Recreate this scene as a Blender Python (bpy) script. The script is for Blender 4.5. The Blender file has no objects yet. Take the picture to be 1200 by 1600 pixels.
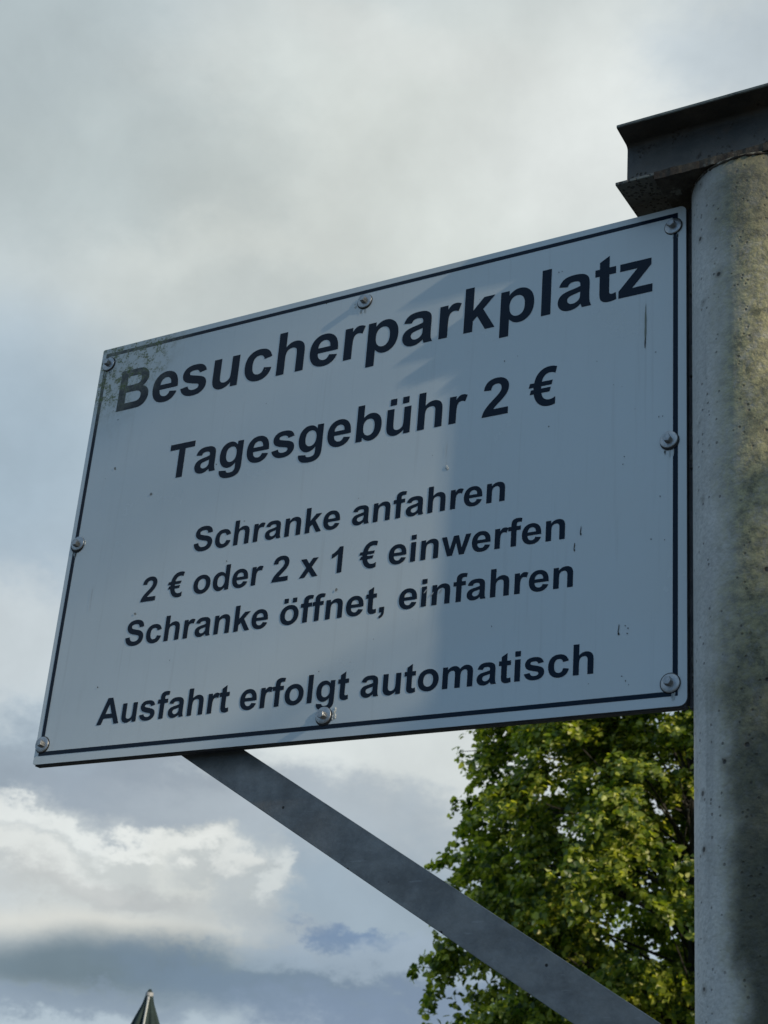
import bpy, bmesh, math, random
import numpy as np
from mathutils import Vector, Matrix

C = bpy.context.scene
COL = C.collection
PI = math.pi
GZ = 2.25                      # height of the sign's lower edge above the ground

# ------------------------------------------------------------------ camera
cam_d = bpy.data.cameras.new('camera')
cam = bpy.data.objects.new('camera', cam_d)
COL.objects.link(cam)
rot = Matrix(((0.8639562737512373, 0.14585881899865225, 0.48198004312024745),
              (0.497747244450202, -0.39244698916179444, -0.773455261369443),
              (0.0763363457869721, 0.908135763869126, -0.4116578636364559)))
cam.matrix_world = Matrix.Translation((1.73416490, -1.81066469, -0.623004834 + GZ)) @ rot.to_4x4()
cam_d.sensor_fit = 'HORIZONTAL'
cam_d.sensor_width = 36.0
cam_d.lens = 36.0 * 2481.73474 / 1200.0
cam_d.clip_start = 0.05
cam_d.clip_end = 5000
cam_d.dof.use_dof = True
cam_d.dof.focus_distance = 2.45
cam_d.dof.aperture_fstop = 22.0
C.camera = cam

# ------------------------------------------------------------------ light
SUN_EL = math.radians(25.8)
SUN_A = math.radians(8.75)       # angle in front of the sign's plane
sdir = Vector((math.cos(SUN_EL) * math.cos(SUN_A), -math.cos(SUN_EL) * math.sin(SUN_A), math.sin(SUN_EL)))
sun_d = bpy.data.lights.new('sun', 'SUN')
sun_d.energy = 4.0
sun_d.angle = math.radians(0.7)
sun_d.color = (1.0, 0.87, 0.67)
sun = bpy.data.objects.new('sun', sun_d)
sun.rotation_euler = sdir.to_track_quat('Z', 'Y').to_euler()
sun.location = (10, -2, 12)
COL.objects.link(sun)

def s2l(c):
    return tuple(((v / 255.0) / 12.92 if v / 255.0 <= 0.04045 else ((v / 255.0 + 0.055) / 1.055) ** 2.4) for v in c) + (1.0,)

world = bpy.data.worlds.new('World')
C.world = world
world.use_nodes = True
wt = world.node_tree
for n in list(wt.nodes):
    wt.nodes.remove(n)
W = wt.nodes.new
L = wt.links.new
geo = W('ShaderNodeTexCoord')
def wnoise(scale, detail, vec, rough=0.55, dist=0.0):
    n = W('ShaderNodeTexNoise')
    n.inputs['Scale'].default_value = scale
    n.inputs['Detail'].default_value = detail
    n.inputs['Roughness'].default_value = rough
    n.inputs['Distortion'].default_value = dist
    L(vec, n.inputs['Vector'])
    return n
def vmath(op, a, b=None):
    n = W('ShaderNodeVectorMath'); n.operation = op
    for i, x in enumerate((a, b)):
        if x is None: continue
        if isinstance(x, (tuple, float, int)):
            n.inputs[i].default_value = x
        else:
            L(x, n.inputs[i])
    return n
def wmath(op, a, b=0.0, c=0.0):
    n = W('ShaderNodeMath'); n.operation = op
    for i, x in enumerate((a, b, c)):
        if isinstance(x, (int, float)):
            n.inputs[i].default_value = x
        else:
            L(x, n.inputs[i])
    return n.outputs[0]
def wmix(fac, a, b, mode='MIX'):
    n = W('ShaderNodeMix'); n.data_type = 'RGBA'; n.blend_type = mode
    for i, x in ((0, fac), (6, a), (7, b)):
        if isinstance(x, (tuple, float, int)):
            n.inputs[i].default_value = x
        else:
            L(x, n.inputs[i])
    return n.outputs[2]
D = geo.outputs['Generated']
# billows: the direction is displaced by three octaves of noise before the cloud banks are laid out
DF = vmath('MULTIPLY', D, (1.0, 1.0, 1.7)).outputs[0]
w1 = wnoise(5.0, 2.0, DF); w2 = wnoise(17.0, 6.0, DF, 0.62); w3 = wnoise(60.0, 5.0, DF, 0.72)
def cent(n, k):
    return vmath('MULTIPLY', vmath('SUBTRACT', n.outputs['Color'], (0.5, 0.5, 0.5)).outputs[0], (k, k, k)).outputs[0]
P = vmath('ADD', D, cent(w1, 0.10)).outputs[0]
P = vmath('ADD', P, cent(w2, 0.055)).outputs[0]
P = vmath('ADD', P, cent(w3, 0.026)).outputs[0]
def az_el(P):
    sp = W('ShaderNodeSeparateXYZ'); L(vmath('NORMALIZE', P).outputs[0], sp.inputs[0])
    az = wmath('MULTIPLY', wmath('ARCTAN2', sp.outputs[0], sp.outputs[1]), 180 / PI)
    el = wmath('MULTIPLY', wmath('ARCSINE', sp.outputs[2]), 180 / PI)
    cb = W('ShaderNodeCombineXYZ'); L(az, cb.inputs[0]); L(el, cb.inputs[1])
    return cb.outputs[0]
AE = az_el(P)
# smoother displacement for the misty undersides
CALM = az_el(vmath('ADD', vmath('ADD', D, cent(w1, 0.07)).outputs[0], cent(w2, 0.016)).outputs[0])
BANKS = [   # azimuth, elevation, half length, half height, tilt, softness, colour, cover
    (-32.6, 36.1, 22.10, 9.70, 12.1, 1.00, (213, 218, 214), 0.95),
    (-22.1, 38.0, 7.23, 4.32, -1.1, 1.00, (228, 232, 231), 0.80),
    (-32.6, 40.9, 6.98, 1.29, -7.1, 0.90, (214, 218, 216), 0.60),
    (-17.9, 41.0, 4.48, 2.29, -3.5, 0.90, (186, 198, 208), 0.70),
    (-49.5, 37.2, 6.30, 7.02, 12.5, 0.90, (176, 188, 192), 0.80),
    (-43.5, 35.6, 6.50, 2.60, 14.0, 0.90, (184, 194, 195), 0.60),
    (-38.0, 31.5, 5.50, 1.60, 10.0, 0.90, (192, 200, 200), 0.55),
    (-47.1, 24.7, 7.19, 4.26, 1.0, 1.00, (168, 187, 202), 0.85),
    (-45.7, 18.1, 5.27, 2.45, 3.9, 0.80, (202, 210, 214), 0.90),
    (-30.2, 15.5, 9.93, 3.38, -5.4, 0.80, (216, 221, 220), 0.95),
    (-43.7, 14.8, 4.53, 1.32, 2.7, 0.90, (172, 188, 200), 0.80),
    (-39.2, 13.5, 8.60, 2.00, -5.2, 0.75, (146, 157, 169), 0.95),
    (-34.9, 12.8, 6.95, 1.55, -4.3, 0.80, (164, 173, 182), 0.75),
    (-30.9, 12.3, 7.62, 1.55, -7.1, 0.90, (180, 190, 198), 0.80),
    (-32.5, 9.8, 7.48, 2.38, -0.1, 0.80, (158, 174, 188), 0.90),
    (-42.9, 9.8, 5.73, 3.18, -5.1, 0.35, (197, 202, 203), 0.95),
    (-39.1, 10.0, 4.71, 1.93, -1.8, 0.35, (198, 202, 201), 0.95),
    (-42.6, 10.6, 2.6, 0.45, -8.0, 0.90, (176, 183, 186), 0.65),
    (-39.6, 9.7, 1.6, 0.40, 6.0, 0.90, (180, 186, 188), 0.60),
    (-44.6, 11.2, 1.0, 0.35, -12.0, 0.90, (182, 189, 192), 0.60),
    (-37.7, 11.2, 1.59, 1.31, 5.7, 0.40, (208, 211, 208), 0.90),
    (-35.9, 10.7, 1.02, 1.53, 15.0, 0.60, (190, 197, 200), 0.75),
    (-43.1, 10.9, 2.68, 0.74, -17.3, 0.70, (226, 228, 225), 0.80),
    (-38.1, 11.4, 1.37, 0.54, -22.9, 0.70, (226, 228, 224), 0.80),
    (-37.0, 10.9, 1.5, 0.55, -10.0, 0.80, (182, 188, 190), 0.70),
    (-44.2, 12.5, 1.5, 0.45, -16.0, 0.95, (230, 233, 231), 0.85),
    (-42.0, 12.0, 1.5, 0.40, -14.0, 0.95, (226, 229, 227), 0.85),
    (-39.9, 11.8, 1.2, 0.35, -8.0, 0.95, (232, 234, 231), 0.85),
    (-37.7, 11.8, 0.9, 0.45, 4.0, 0.90, (230, 232, 229), 0.80),
    (-36.5, 11.2, 0.45, 0.70, 20.0, 0.90, (228, 230, 227), 0.75),
    (-35.3, 10.9, 0.40, 0.80, 25.0, 0.70, (214, 219, 219), 0.80),
    (-41.4, 8.6, 5.70, 0.59, 0.3, 1.00, (214, 213, 206), 0.70),
    (-40.9, 9.9, 3.56, 0.65, -3.5, 0.90, (184, 186, 186), 0.65),
    (-34.5, 9.4, 2.03, 0.65, -14.1, 0.80, (176, 184, 190), 0.60),
    (-32.3, 9.1, 1.35, 0.42, -16.4, 0.70, (104, 130, 166), 0.75),
    (-40.5, 7.2, 9.12, 1.15, 3.8, 1.00, (104, 121, 133), 0.97),
    (-33.8, 7.2, 5.78, 0.84, -2.8, 0.80, (112, 131, 153), 0.75),
    (-31.5, 8.3, 3.59, 0.64, -5.0, 0.80, (160, 176, 194), 0.60),
    (-41.4, 5.8, 5.55, 0.62, 5.6, 0.80, (128, 144, 163), 0.75),
    (-29.6, 6.8, 5.76, 0.84, 4.3, 0.80, (124, 142, 168), 0.75),
]
# the overcast bank in the north-west, thinning out to broken blue elsewhere
dd = vmath('SUBTRACT', AE, (-34.0, 26.0, 0.0)).outputs[0]
ln0 = vmath('LENGTH', vmath('MULTIPLY', dd, (1 / 30.0, 1 / 34.0, 0.0)).outputs[0])
mr0 = W('ShaderNodeMapRange'); mr0.interpolation_type = 'SMOOTHSTEP'
L(ln0.outputs['Value'], mr0.inputs[0])
mr0.inputs[1].default_value = 1.7; mr0.inputs[2].default_value = 0.8
mr0.inputs[3].default_value = 0.0; mr0.inputs[4].default_value = 1.0
GENERAL_VIEW = mr0.outputs[0]
# general cover, the same all round the sky
g1 = wnoise(2.2, 6.0, D, 0.55, 0.3)
ramp = W('ShaderNodeValToRGB')
ramp.color_ramp.elements[0].position = 0.40; ramp.color_ramp.elements[0].color = s2l((100, 142, 190))
ramp.color_ramp.elements[1].position = 0.72; ramp.color_ramp.elements[1].color = s2l((200, 207, 210))
e = ramp.color_ramp.elements.new(0.54); e.color = s2l((146, 177, 208))
L(g1.outputs['Fac'], ramp.inputs[0])
colr = ramp.outputs[0]
colr = wmix(GENERAL_VIEW, colr, s2l((176, 190, 202)))
for (a, b, ra, rb, tilt, soft, rgb, op) in BANKS:
    d = vmath('SUBTRACT', CALM if soft >= 1.0 else AE, (a, b, 0.0)).outputs[0]
    vr = W('ShaderNodeVectorRotate'); vr.rotation_type = 'Z_AXIS'
    L(d, vr.inputs['Vector']); vr.inputs['Angle'].default_value = -math.radians(tilt)
    ln = vmath('LENGTH', vmath('MULTIPLY', vr.outputs[0], (1.0 / ra, 1.0 / rb, 0.0)).outputs[0])
    mr = W('ShaderNodeMapRange'); mr.interpolation_type = 'SMOOTHSTEP'
    L(ln.outputs['Value'], mr.inputs[0])
    mr.inputs[1].default_value = 1.0 + 0.55 * soft
    mr.inputs[2].default_value = 1.0 - 0.75 * soft
    mr.inputs[3].default_value = 0.0
    mr.inputs[4].default_value = op
    colr = wmix(mr.outputs[0], colr, s2l(rgb))
# fine brightness structure
fn = wnoise(10.0, 7.0, D, 0.56, 0.1)
fmr = W('ShaderNodeMapRange'); L(fn.outputs['Fac'], fmr.inputs[0])
fmr.inputs[1].default_value = 0.32; fmr.inputs[2].default_value = 0.68
fmr.inputs[3].default_value = 0.91; fmr.inputs[4].default_value = 1.09
cloud = W('ShaderNodeVectorMath'); cloud.operation = 'SCALE'
L(vmath('MULTIPLY', colr, (1.035, 1.045, 1.035)).outputs[0], cloud.inputs[0]); L(fmr.outputs[0], cloud.inputs['Scale'])
sky = W('ShaderNodeTexSky'); sky.sky_type = 'NISHITA'; sky.sun_disc = False
sky.sun_elevation = SUN_EL
sky.sun_rotation = math.atan2(sdir.x, sdir.y)
bg1 = W('ShaderNodeBackground'); L(sky.outputs[0], bg1.inputs[0]); bg1.inputs[1].default_value = 0.08
bg2 = W('ShaderNodeBackground'); L(cloud.outputs[0], bg2.inputs[0]); bg2.inputs[1].default_value = 1.0
mx = W('ShaderNodeMixShader'); mx.inputs[0].default_value = 0.93
L(bg1.outputs[0], mx.inputs[1]); L(bg2.outputs[0], mx.inputs[2])
wo = W('ShaderNodeOutputWorld'); L(mx.outputs[0], wo.inputs[0])

C.view_settings.view_transform = 'Standard'
C.view_settings.look = 'None'
C.view_settings.exposure = 0.0
C.view_settings.gamma = 1.0
C.view_settings.use_curve_mapping = False

# ------------------------------------------------------------------ helpers
def tag(o, label=None, cat=None, group=None, kind=None):
    if label: o['label'] = label
    if cat: o['category'] = cat
    if group: o['group'] = group
    if kind: o['kind'] = kind
    return o
def empty(name, loc):
    o = bpy.data.objects.new(name, None); COL.objects.link(o)
    o.location = loc; o.empty_display_size = 0.1
    return o
def link(name, me, mat=None, parent=None, loc=(0, 0, 0)):
    o = bpy.data.objects.new(name, me); COL.objects.link(o)
    if mat is not None and not me.materials: me.materials.append(mat)
    o.location = loc
    if parent is not None: o.parent = parent
    return o
def from_bm(name, bm, mat, parent=None, loc=(0, 0, 0), smooth=False):
    me = bpy.data.meshes.new(name)
    bmesh.ops.recalc_face_normals(bm, faces=bm.faces[:])
    bm.to_mesh(me); bm.free()
    if smooth:
        me.polygons.foreach_set('use_smooth', [True] * len(me.polygons))
    return link(name, me, mat, parent, loc)
def bm_box(bm, a, b, bevel=0.0, seg=1):
    g = bmesh.ops.create_cube(bm, size=1.0)
    for v in g['verts']:
        v.co = Vector(((a[i] + b[i]) / 2 + v.co[i] * (b[i] - a[i]) for i in range(3)))
    if bevel:
        ed = list({e for v in g['verts'] for e in v.link_edges})
        bmesh.ops.bevel(bm, geom=ed, offset=bevel, segments=seg, affect='EDGES', profile=0.6)
def prism(bm, pts, axis, a, b):
    """polygon given in 2D, pushed along an axis from a to b. axis 'Y': pts are (x,z); 'X': pts are (y,z)"""
    def mk(p, t):
        return (p[0], t, p[1]) if axis == 'Y' else (t, p[0], p[1])
    lo = [bm.verts.new(mk(p, a)) for p in pts]
    hi = [bm.verts.new(mk(p, b)) for p in pts]
    n = len(pts)
    bm.faces.new(lo); bm.faces.new(hi[::-1])
    for i in range(n):
        bm.faces.new((lo[i], hi[i], hi[(i + 1) % n], lo[(i + 1) % n]))
def tube(bm, pts, rads, n=8, cap=True):
    rings = []
    for i, p in enumerate(pts):
        p = Vector(p)
        d = (Vector(pts[min(i + 1, len(pts) - 1)]) - Vector(pts[max(i - 1, 0)])).normalized()
        u = d.orthogonal().normalized() if i == 0 else (u - d * u.dot(d)).normalized()
        w = d.cross(u)
        rings.append([bm.verts.new(p + (u * math.cos(2 * PI * k / n) + w * math.sin(2 * PI * k / n)) * rads[i]) for k in range(n)])
    for a, b in zip(rings, rings[1:]):
        for k in range(n):
            bm.faces.new((a[k], a[(k + 1) % n], b[(k + 1) % n], b[k]))
    if cap:
        bm.faces.new(rings[0][::-1]); bm.faces.new(rings[-1])

# ------------------------------------------------------------------ material helper
class Mat:
    def __init__(s, name, base=(0.5, 0.5, 0.5), rough=0.5, metal=0.0, spec=0.5):
        s.m = bpy.data.materials.new(name); s.m.use_nodes = True
        s.t = s.m.node_tree
        s.b = s.t.nodes['Principled BSDF']
        s.b.inputs['Base Color'].default_value = (*base, 1)
        s.b.inputs['Roughness'].default_value = rough
        s.b.inputs['Metallic'].default_value = metal
        s.b.inputs['Specular IOR Level'].default_value = spec
        s.co = s.t.nodes.new('ShaderNodeTexCoord').outputs['Object']
    def n(s, kind, **kw):
        x = s.t.nodes.new(kind)
        for k, v in kw.items(): setattr(x, k, v)
        return x
    def lk(s, a, b): s.t.links.new(a, b)
    def put(s, sock, x):
        if isinstance(x, (int, float)): sock.default_value = x
        elif isinstance(x, tuple): sock.default_value = x if len(x) != 3 or len(sock.default_value) == 3 else (*x, 1)
        else: s.lk(x, sock)
    def noise(s, scale, detail=4, rough=0.55, vec=None, stretch=None, dist=0.0):
        v = vec if vec is not None else s.co
        if stretch:
            mp = s.n('ShaderNodeMapping'); s.lk(v, mp.inputs[0]); mp.inputs['Scale'].default_value = stretch; v = mp.outputs[0]
        x = s.n('ShaderNodeTexNoise'); s.lk(v, x.inputs['Vector'])
        x.inputs['Scale'].default_value = scale; x.inputs['Detail'].default_value = detail
        x.inputs['Roughness'].default_value = rough; x.inputs['Distortion'].default_value = dist
        return x.outputs['Fac']
    def vor(s, scale, feature='F1', rnd=1.0, vec=None):
        x = s.n('ShaderNodeTexVoronoi', feature=feature)
        s.lk(vec if vec is not None else s.co, x.inputs['Vector']); x.inputs['Scale'].default_value = scale
        x.inputs['Randomness'].default_value = rnd
        return x
    def rng(s, v, a, b, c=0.0, d=1.0, smooth=True):
        x = s.n('ShaderNodeMapRange'); x.interpolation_type = 'SMOOTHSTEP' if smooth else 'LINEAR'
        s.put(x.inputs[0], v)
        for i, q in enumerate((a, b, c, d)): x.inputs[i + 1].default_value = q
        return x.outputs[0]
    def math(s, op, a, b=0.0, clamp=False):
        x = s.n('ShaderNodeMath', operation=op, use_clamp=clamp)
        s.put(x.inputs[0], a); s.put(x.inputs[1], b)
        return x.outputs[0]
    def mix(s, f, a, b, mode='MIX'):
        x = s.n('ShaderNodeMix', data_type='RGBA', blend_type=mode)
        s.put(x.inputs[0], f)
        for i, q in ((6, a), (7, b)):
            if isinstance(q, tuple): x.inputs[i].default_value = (*q[:3], 1)
            else: s.lk(q, x.inputs[i])
        return x.outputs[2]
    def col(s, c): s.lk(c, s.b.inputs['Base Color'])
    def rg(s, c): s.put(s.b.inputs['Roughness'], c)
    def bump(s, h, dist=0.001, strength=1.0):
        x = s.n('ShaderNodeBump'); x.inputs['Distance'].default_value = dist; x.inputs['Strength'].default_value = strength
        s.lk(h, x.inputs['Height']); s.lk(x.outputs[0], s.b.inputs['Normal'])
    def xyz(s, v=None):
        x = s.n('ShaderNodeSeparateXYZ'); s.lk(v if v is not None else s.co, x.inputs[0]); return x.outputs

# ------------------------------------------------------------------ materials
SW, SH = 1.0736, 0.75          # the sign panel
def weather(m, base, dust, dfac):
    """algae at the upper left corner of the board and a faint film of dust; shared by panel and print"""
    X, Y, Z = m.xyz()
    n1 = m.noise(9, 5); n2 = m.noise(70, 4, 0.7); n3 = m.noise(260, 3, 0.7)
    film = m.rng(m.noise(3.0, 5, 0.6), 0.35, 0.7, 0.0, 1.0)
    c = m.mix(m.math('MULTIPLY', film, dfac), base, dust)
    dx = m.math('DIVIDE', X, 0.15); dz = m.math('DIVIDE', m.math('SUBTRACT', SH, Z), 0.125)
    r = m.math('SQRT', m.math('ADD', m.math('MULTIPLY', dx, dx), m.math('MULTIPLY', dz, dz)))
    near = m.rng(m.math('ADD', r, m.math('MULTIPLY', m.math('SUBTRACT', n1, 0.5), 1.2)), 1.55, 0.5)
    grey = m.math('MULTIPLY', near, m.rng(n2, 0.38, 0.62, 0.25, 0.75))
    c = m.mix(grey, c, (0.30, 0.31, 0.25))
    spots = m.math('MULTIPLY', m.rng(near, 0.25, 0.9), m.rng(m.math('ADD', m.math('MULTIPLY', n2, 0.55), m.math('MULTIPLY', n3, 0.45)), 0.50, 0.57))
    c = m.mix(m.math('MULTIPLY', spots, 0.9), c, (0.07, 0.105, 0.022))
    return c
mp = Mat('painted_panel', rough=0.18, spec=0.5)
c = weather(mp, (0.57, 0.625, 0.635), (0.55, 0.585, 0.57), 0.5)
sm = mp.math('MULTIPLY', mp.rng(mp.noise(14, 5, 0.7, stretch=(3.0, 1, 0.35)), 0.55, 0.75), 0.10)
c = mp.mix(sm, c, (0.33, 0.34, 0.33))
runs = mp.rng(mp.noise(30, 5, 0.6, stretch=(3.0, 1, 0.10)), 0.56, 0.72)
c = mp.mix(mp.math('MULTIPLY', runs, 0.16), c, (0.36, 0.37, 0.35))
mp.col(c)
mp.rg(mp.rng(mp.noise(6, 6, 0.65), 0.3, 0.75, 0.14, 0.30))
mp.bump(mp.noise(11, 3), 0.0006, 0.35)
M_PANEL = mp.m
ml = Mat('printed_lettering', rough=0.25, spec=0.16)
ml.col(weather(ml, (0.004, 0.012, 0.026), (0.018, 0.022, 0.028), 0.30))
ml.rg(ml.rng(ml.noise(6, 6, 0.65), 0.3, 0.75, 0.20, 0.36))
M_TEXT = ml.m
me_ = Mat('panel_edge', (0.13, 0.14, 0.15), 0.5); M_EDGE = me_.m

def steel(name, c1, c2, rough, metal, sc=30, bump=0.0005, rust=0.0):
    m = Mat(name, rough=rough, metal=metal)
    c = m.mix(m.rng(m.noise(sc, 6, 0.65), 0.3, 0.7), c1, c2)
    if rust:
        v = m.vor(170)
        k = m.math('MULTIPLY', m.rng(v.outputs['Distance'], 0.30, 0.12), m.rng(m.noise(38, 4), 0.48, 0.62))
        c = m.mix(m.math('MULTIPLY', k, rust), c, (0.055, 0.026, 0.012))
    m.col(c)
    m.bump(m.math('ADD', m.noise(sc * 8, 4, 0.6), m.math('MULTIPLY', m.noise(sc, 4), 1.5)), bump)
    return m.m
mbr = Mat('grey_painted_brace', rough=0.5, metal=0.2)
c = mbr.mix(mbr.rng(mbr.noise(18, 7, 0.7), 0.35, 0.68), (0.15, 0.148, 0.142), (0.25, 0.245, 0.23))
c = mbr.mix(mbr.math('MULTIPLY', mbr.rng(mbr.noise(7, 5, 0.6, stretch=(1, 1, 4)), 0.5, 0.7), 0.4), c, (0.11, 0.105, 0.10))
vb = mbr.vor(60); pb_ = mbr.math('MULTIPLY', mbr.rng(vb.outputs['Distance'], 0.16, 0.08), mbr.rng(mbr.xyz(vb.outputs['Color'])[0], 0.86, 0.88))
c = mbr.mix(pb_, c, (0.02, 0.017, 0.014))
scr = mbr.rng(mbr.noise(90, 3, 0.5, stretch=(0.25, 1, 1.6)), 0.66, 0.70)
c = mbr.mix(mbr.math('MULTIPLY', scr, 0.35), c, (0.33, 0.33, 0.32))
upper_dark = mbr.math('MULTIPLY', mbr.rng(mbr.math('ADD', mbr.xyz()[2], mbr.math('MULTIPLY', mbr.noise(40, 4), 0.03)), -0.028, 0.006), 0.75)  # brace gets darker towards its upper end, next to the panel
c = mbr.mix(upper_dark, c, (0.035, 0.04, 0.035))
mbr.col(c); mbr.rg(mbr.rng(mbr.noise(30, 5), 0.3, 0.7, 0.38, 0.62))
mbr.bump(mbr.math('SUBTRACT', mbr.noise(130, 5, 0.6), mbr.math('MULTIPLY', pb_, 1.0)), 0.0008)
M_BRACE = mbr.m
M_FRAME = steel('dark_painted_angle', (0.035, 0.037, 0.042), (0.075, 0.075, 0.078), 0.6, 0.1, 40, 0.001, 0.6)
M_ZINC = steel('zinc_washer', (0.30, 0.31, 0.31), (0.46, 0.46, 0.45), 0.36, 0.85, 120, 0.0002)
M_BOLT = steel('zinc_bolt_head', (0.28, 0.29, 0.29), (0.42, 0.42, 0.41), 0.38, 0.8, 120, 0.0002)
M_RUBBER = Mat('black_rubber', (0.012, 0.012, 0.013), 0.6).m

mb = Mat('weathered_beam_paint', rough=0.6, metal=0.0)
c = mb.mix(mb.rng(mb.noise(16, 6, 0.65), 0.35, 0.7), (0.036, 0.037, 0.034), (0.078, 0.074, 0.064))
X, Y, Z = mb.xyz()
low = mb.rng(Z, 0.075, 0.012)
v = mb.vor(150)
pit = mb.math('MULTIPLY', mb.rng(v.outputs['Distance'], 0.46, 0.22), mb.rng(mb.math('ADD', mb.noise(30, 5), mb.math('MULTIPLY', low, 0.22)), 0.56, 0.68))
c = mb.mix(mb.math('MULTIPLY', low, mb.rng(mb.noise(14, 5), 0.3, 0.6, 0.3, 0.9)), c, (0.135, 0.120, 0.098))
c = mb.mix(mb.math('MULTIPLY', mb.rng(mb.math('ABSOLUTE', Y), 0.0438, 0.0452), mb.rng(mb.noise(40, 5, 0.7), 0.35, 0.6, 0.3, 1.0)), c, (0.15, 0.165, 0.145))
c = mb.mix(mb.math('MULTIPLY', mb.rng(mb.noise(22, 6, 0.7), 0.5, 0.72), 0.5), c, (0.075, 0.050, 0.030))
c = mb.mix(mb.math('MULTIPLY', pit, 0.9), c, (0.018, 0.010, 0.006))
mb.col(c); mb.rg(0.58)
mb.bump(mb.math('SUBTRACT', mb.noise(120, 5, 0.65), mb.math('MULTIPLY', pit, 1.2)), 0.0012)
M_BEAM = mb.m
mr_ = Mat('rusty_moss_plate', rough=0.85)
c = mr_.mix(mr_.rng(mr_.noise(60, 6, 0.7), 0.35, 0.65), (0.030, 0.019, 0.011), (0.080, 0.066, 0.045))
mr_.col(mr_.mix(mr_.rng(mr_.noise(32, 5, 0.7), 0.60, 0.70), c, (0.17, 0.16, 0.13)))
mr_.bump(mr_.noise(150, 6, 0.7), 0.0016)
M_RUST = mr_.m

# the round post: grey-white coating, pits with rust halos, algae on the weather side
mc = Mat('coated_post', rough=0.6)
X, Y, Z = mc.xyz()
ang = mc.math('ARCTAN2', X, mc.math('MULTIPLY', Y, -1.0))       # 0 faces the front, positive to the right
blotch = mc.noise(11, 6, 0.62)
fine = mc.noise(150, 5, 0.7)
base = mc.mix(mc.rng(blotch, 0.32, 0.68), (0.52, 0.505, 0.465), (0.62, 0.60, 0.55))
base = mc.mix(mc.math('MULTIPLY', mc.rng(fine, 0.42, 0.62), 0.45), base, (0.35, 0.345, 0.32))
edge = mc.math('ADD', ang, mc.math('MULTIPLY', mc.math('SUBTRACT', mc.noise(7, 5, 0.6), 0.5), 1.1))
alg = mc.rng(edge, -0.66, 0.10)
algc = mc.mix(mc.rng(mc.noise(75, 6, 0.75), 0.34, 0.64), (0.085, 0.085, 0.040), (0.38, 0.35, 0.18))
dens = mc.math('MULTIPLY', alg, mc.rng(mc.math('ADD', mc.math('MULTIPLY', mc.noise(50, 6, 0.78), 0.7), mc.math('MULTIPLY', fine, 0.4)), 0.36, 0.60, 0.50, 0.97))
c = mc.mix(dens, base, algc)
# lower down the algae is thicker; its near-black colour also paints in the shade
lowd = mc.math('MULTIPLY', mc.rng(mc.math('ADD', Z, mc.math('MULTIPLY', blotch, 0.25)), 2.62, 2.12), mc.rng(edge, -0.42, -0.05))
c = mc.mix(mc.math('MULTIPLY', lowd, 0.85), c, (0.034, 0.036, 0.022))
vp_ = mc.vor(34); r1 = vp_.outputs['Distance']
pick = mc.rng(mc.math('ADD', mc.xyz(vp_.outputs['Color'])[0], 0.0), 0.72, 0.76)
halo = mc.math('MULTIPLY', mc.rng(r1, 0.34, 0.10), pick)
c = mc.mix(mc.math('MULTIPLY', halo, 0.45), c, (0.13, 0.11, 0.08))
pit1 = mc.math('MULTIPLY', mc.rng(r1, 0.13, 0.07), pick)
v2 = mc.vor(125)
pick2 = mc.rng(mc.xyz(v2.outputs['Color'])[1], 0.80, 0.84)
pit2 = mc.math('MULTIPLY', mc.rng(v2.outputs['Distance'], 0.30, 0.16), pick2)
pits = mc.math('MAXIMUM', pit1, mc.math('MULTIPLY', pit2, 0.6))
c = mc.mix(mc.math('MULTIPLY', pits, 0.92), c, (0.020, 0.016, 0.012))
stk = mc.math('MULTIPLY', mc.rng(mc.noise(24, 5, 0.6, stretch=(1, 1, 0.05)), 0.52, 0.70), mc.rng(mc.noise(9, 4), 0.35, 0.65))
c = mc.mix(mc.math('MULTIPLY', stk, 0.42), c, (0.105, 0.10, 0.085))
# grime just below the head of the post, widened to paint in the shade there
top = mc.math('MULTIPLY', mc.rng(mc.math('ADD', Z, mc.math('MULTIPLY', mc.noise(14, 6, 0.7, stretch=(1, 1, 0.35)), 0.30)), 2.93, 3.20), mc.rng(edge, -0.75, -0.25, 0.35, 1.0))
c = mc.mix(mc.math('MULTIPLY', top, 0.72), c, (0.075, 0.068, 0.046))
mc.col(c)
hgt = mc.math('ADD', mc.math('MULTIPLY', mc.noise(120, 6, 0.60), 1.0), mc.math('MULTIPLY', mc.vor(210).outputs['Distance'], -0.35))
hgt = mc.math('SUBTRACT', hgt, mc.math('MULTIPLY', pits, 1.3))
hgt = mc.math('ADD', hgt, mc.math('MULTIPLY', mc.math('MULTIPLY', dens, fine), 0.9))
mc.bump(hgt, 0.0013)
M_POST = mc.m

# ------------------------------------------------------------------ ground
mg = Mat('asphalt', rough=0.9)
mg.col(mg.mix(mg.rng(mg.noise(0.4, 8, 0.6), 0.35, 0.65), (0.045, 0.046, 0.048), (0.075, 0.073, 0.068)))
mg.bump(mg.noise(220, 4), 0.004)
mgr = Mat('meadow', rough=0.95)
mgr.col(mgr.mix(mgr.rng(mgr.noise(0.8, 8, 0.65), 0.35, 0.65), (0.045, 0.075, 0.02), (0.09, 0.12, 0.04)))
mgr.bump(mgr.noise(30, 6), 0.04)
def sheet(name, x0, y0, x1, y1, z, mat):
    bm = bmesh.new()
    bm.faces.new([bm.verts.new(p) for p in ((x0, y0, z), (x1, y0, z), (x1, y1, z), (x0, y1, z))])
    o = from_bm(name, bm, mat); tag(o, kind='structure'); return o
sheet('ground', -1500, -1500, 1500, 1500, 0.0, mgr.m)
sheet('car_park', -14, -22, 16, 9, 0.004, mg.m)

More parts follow.
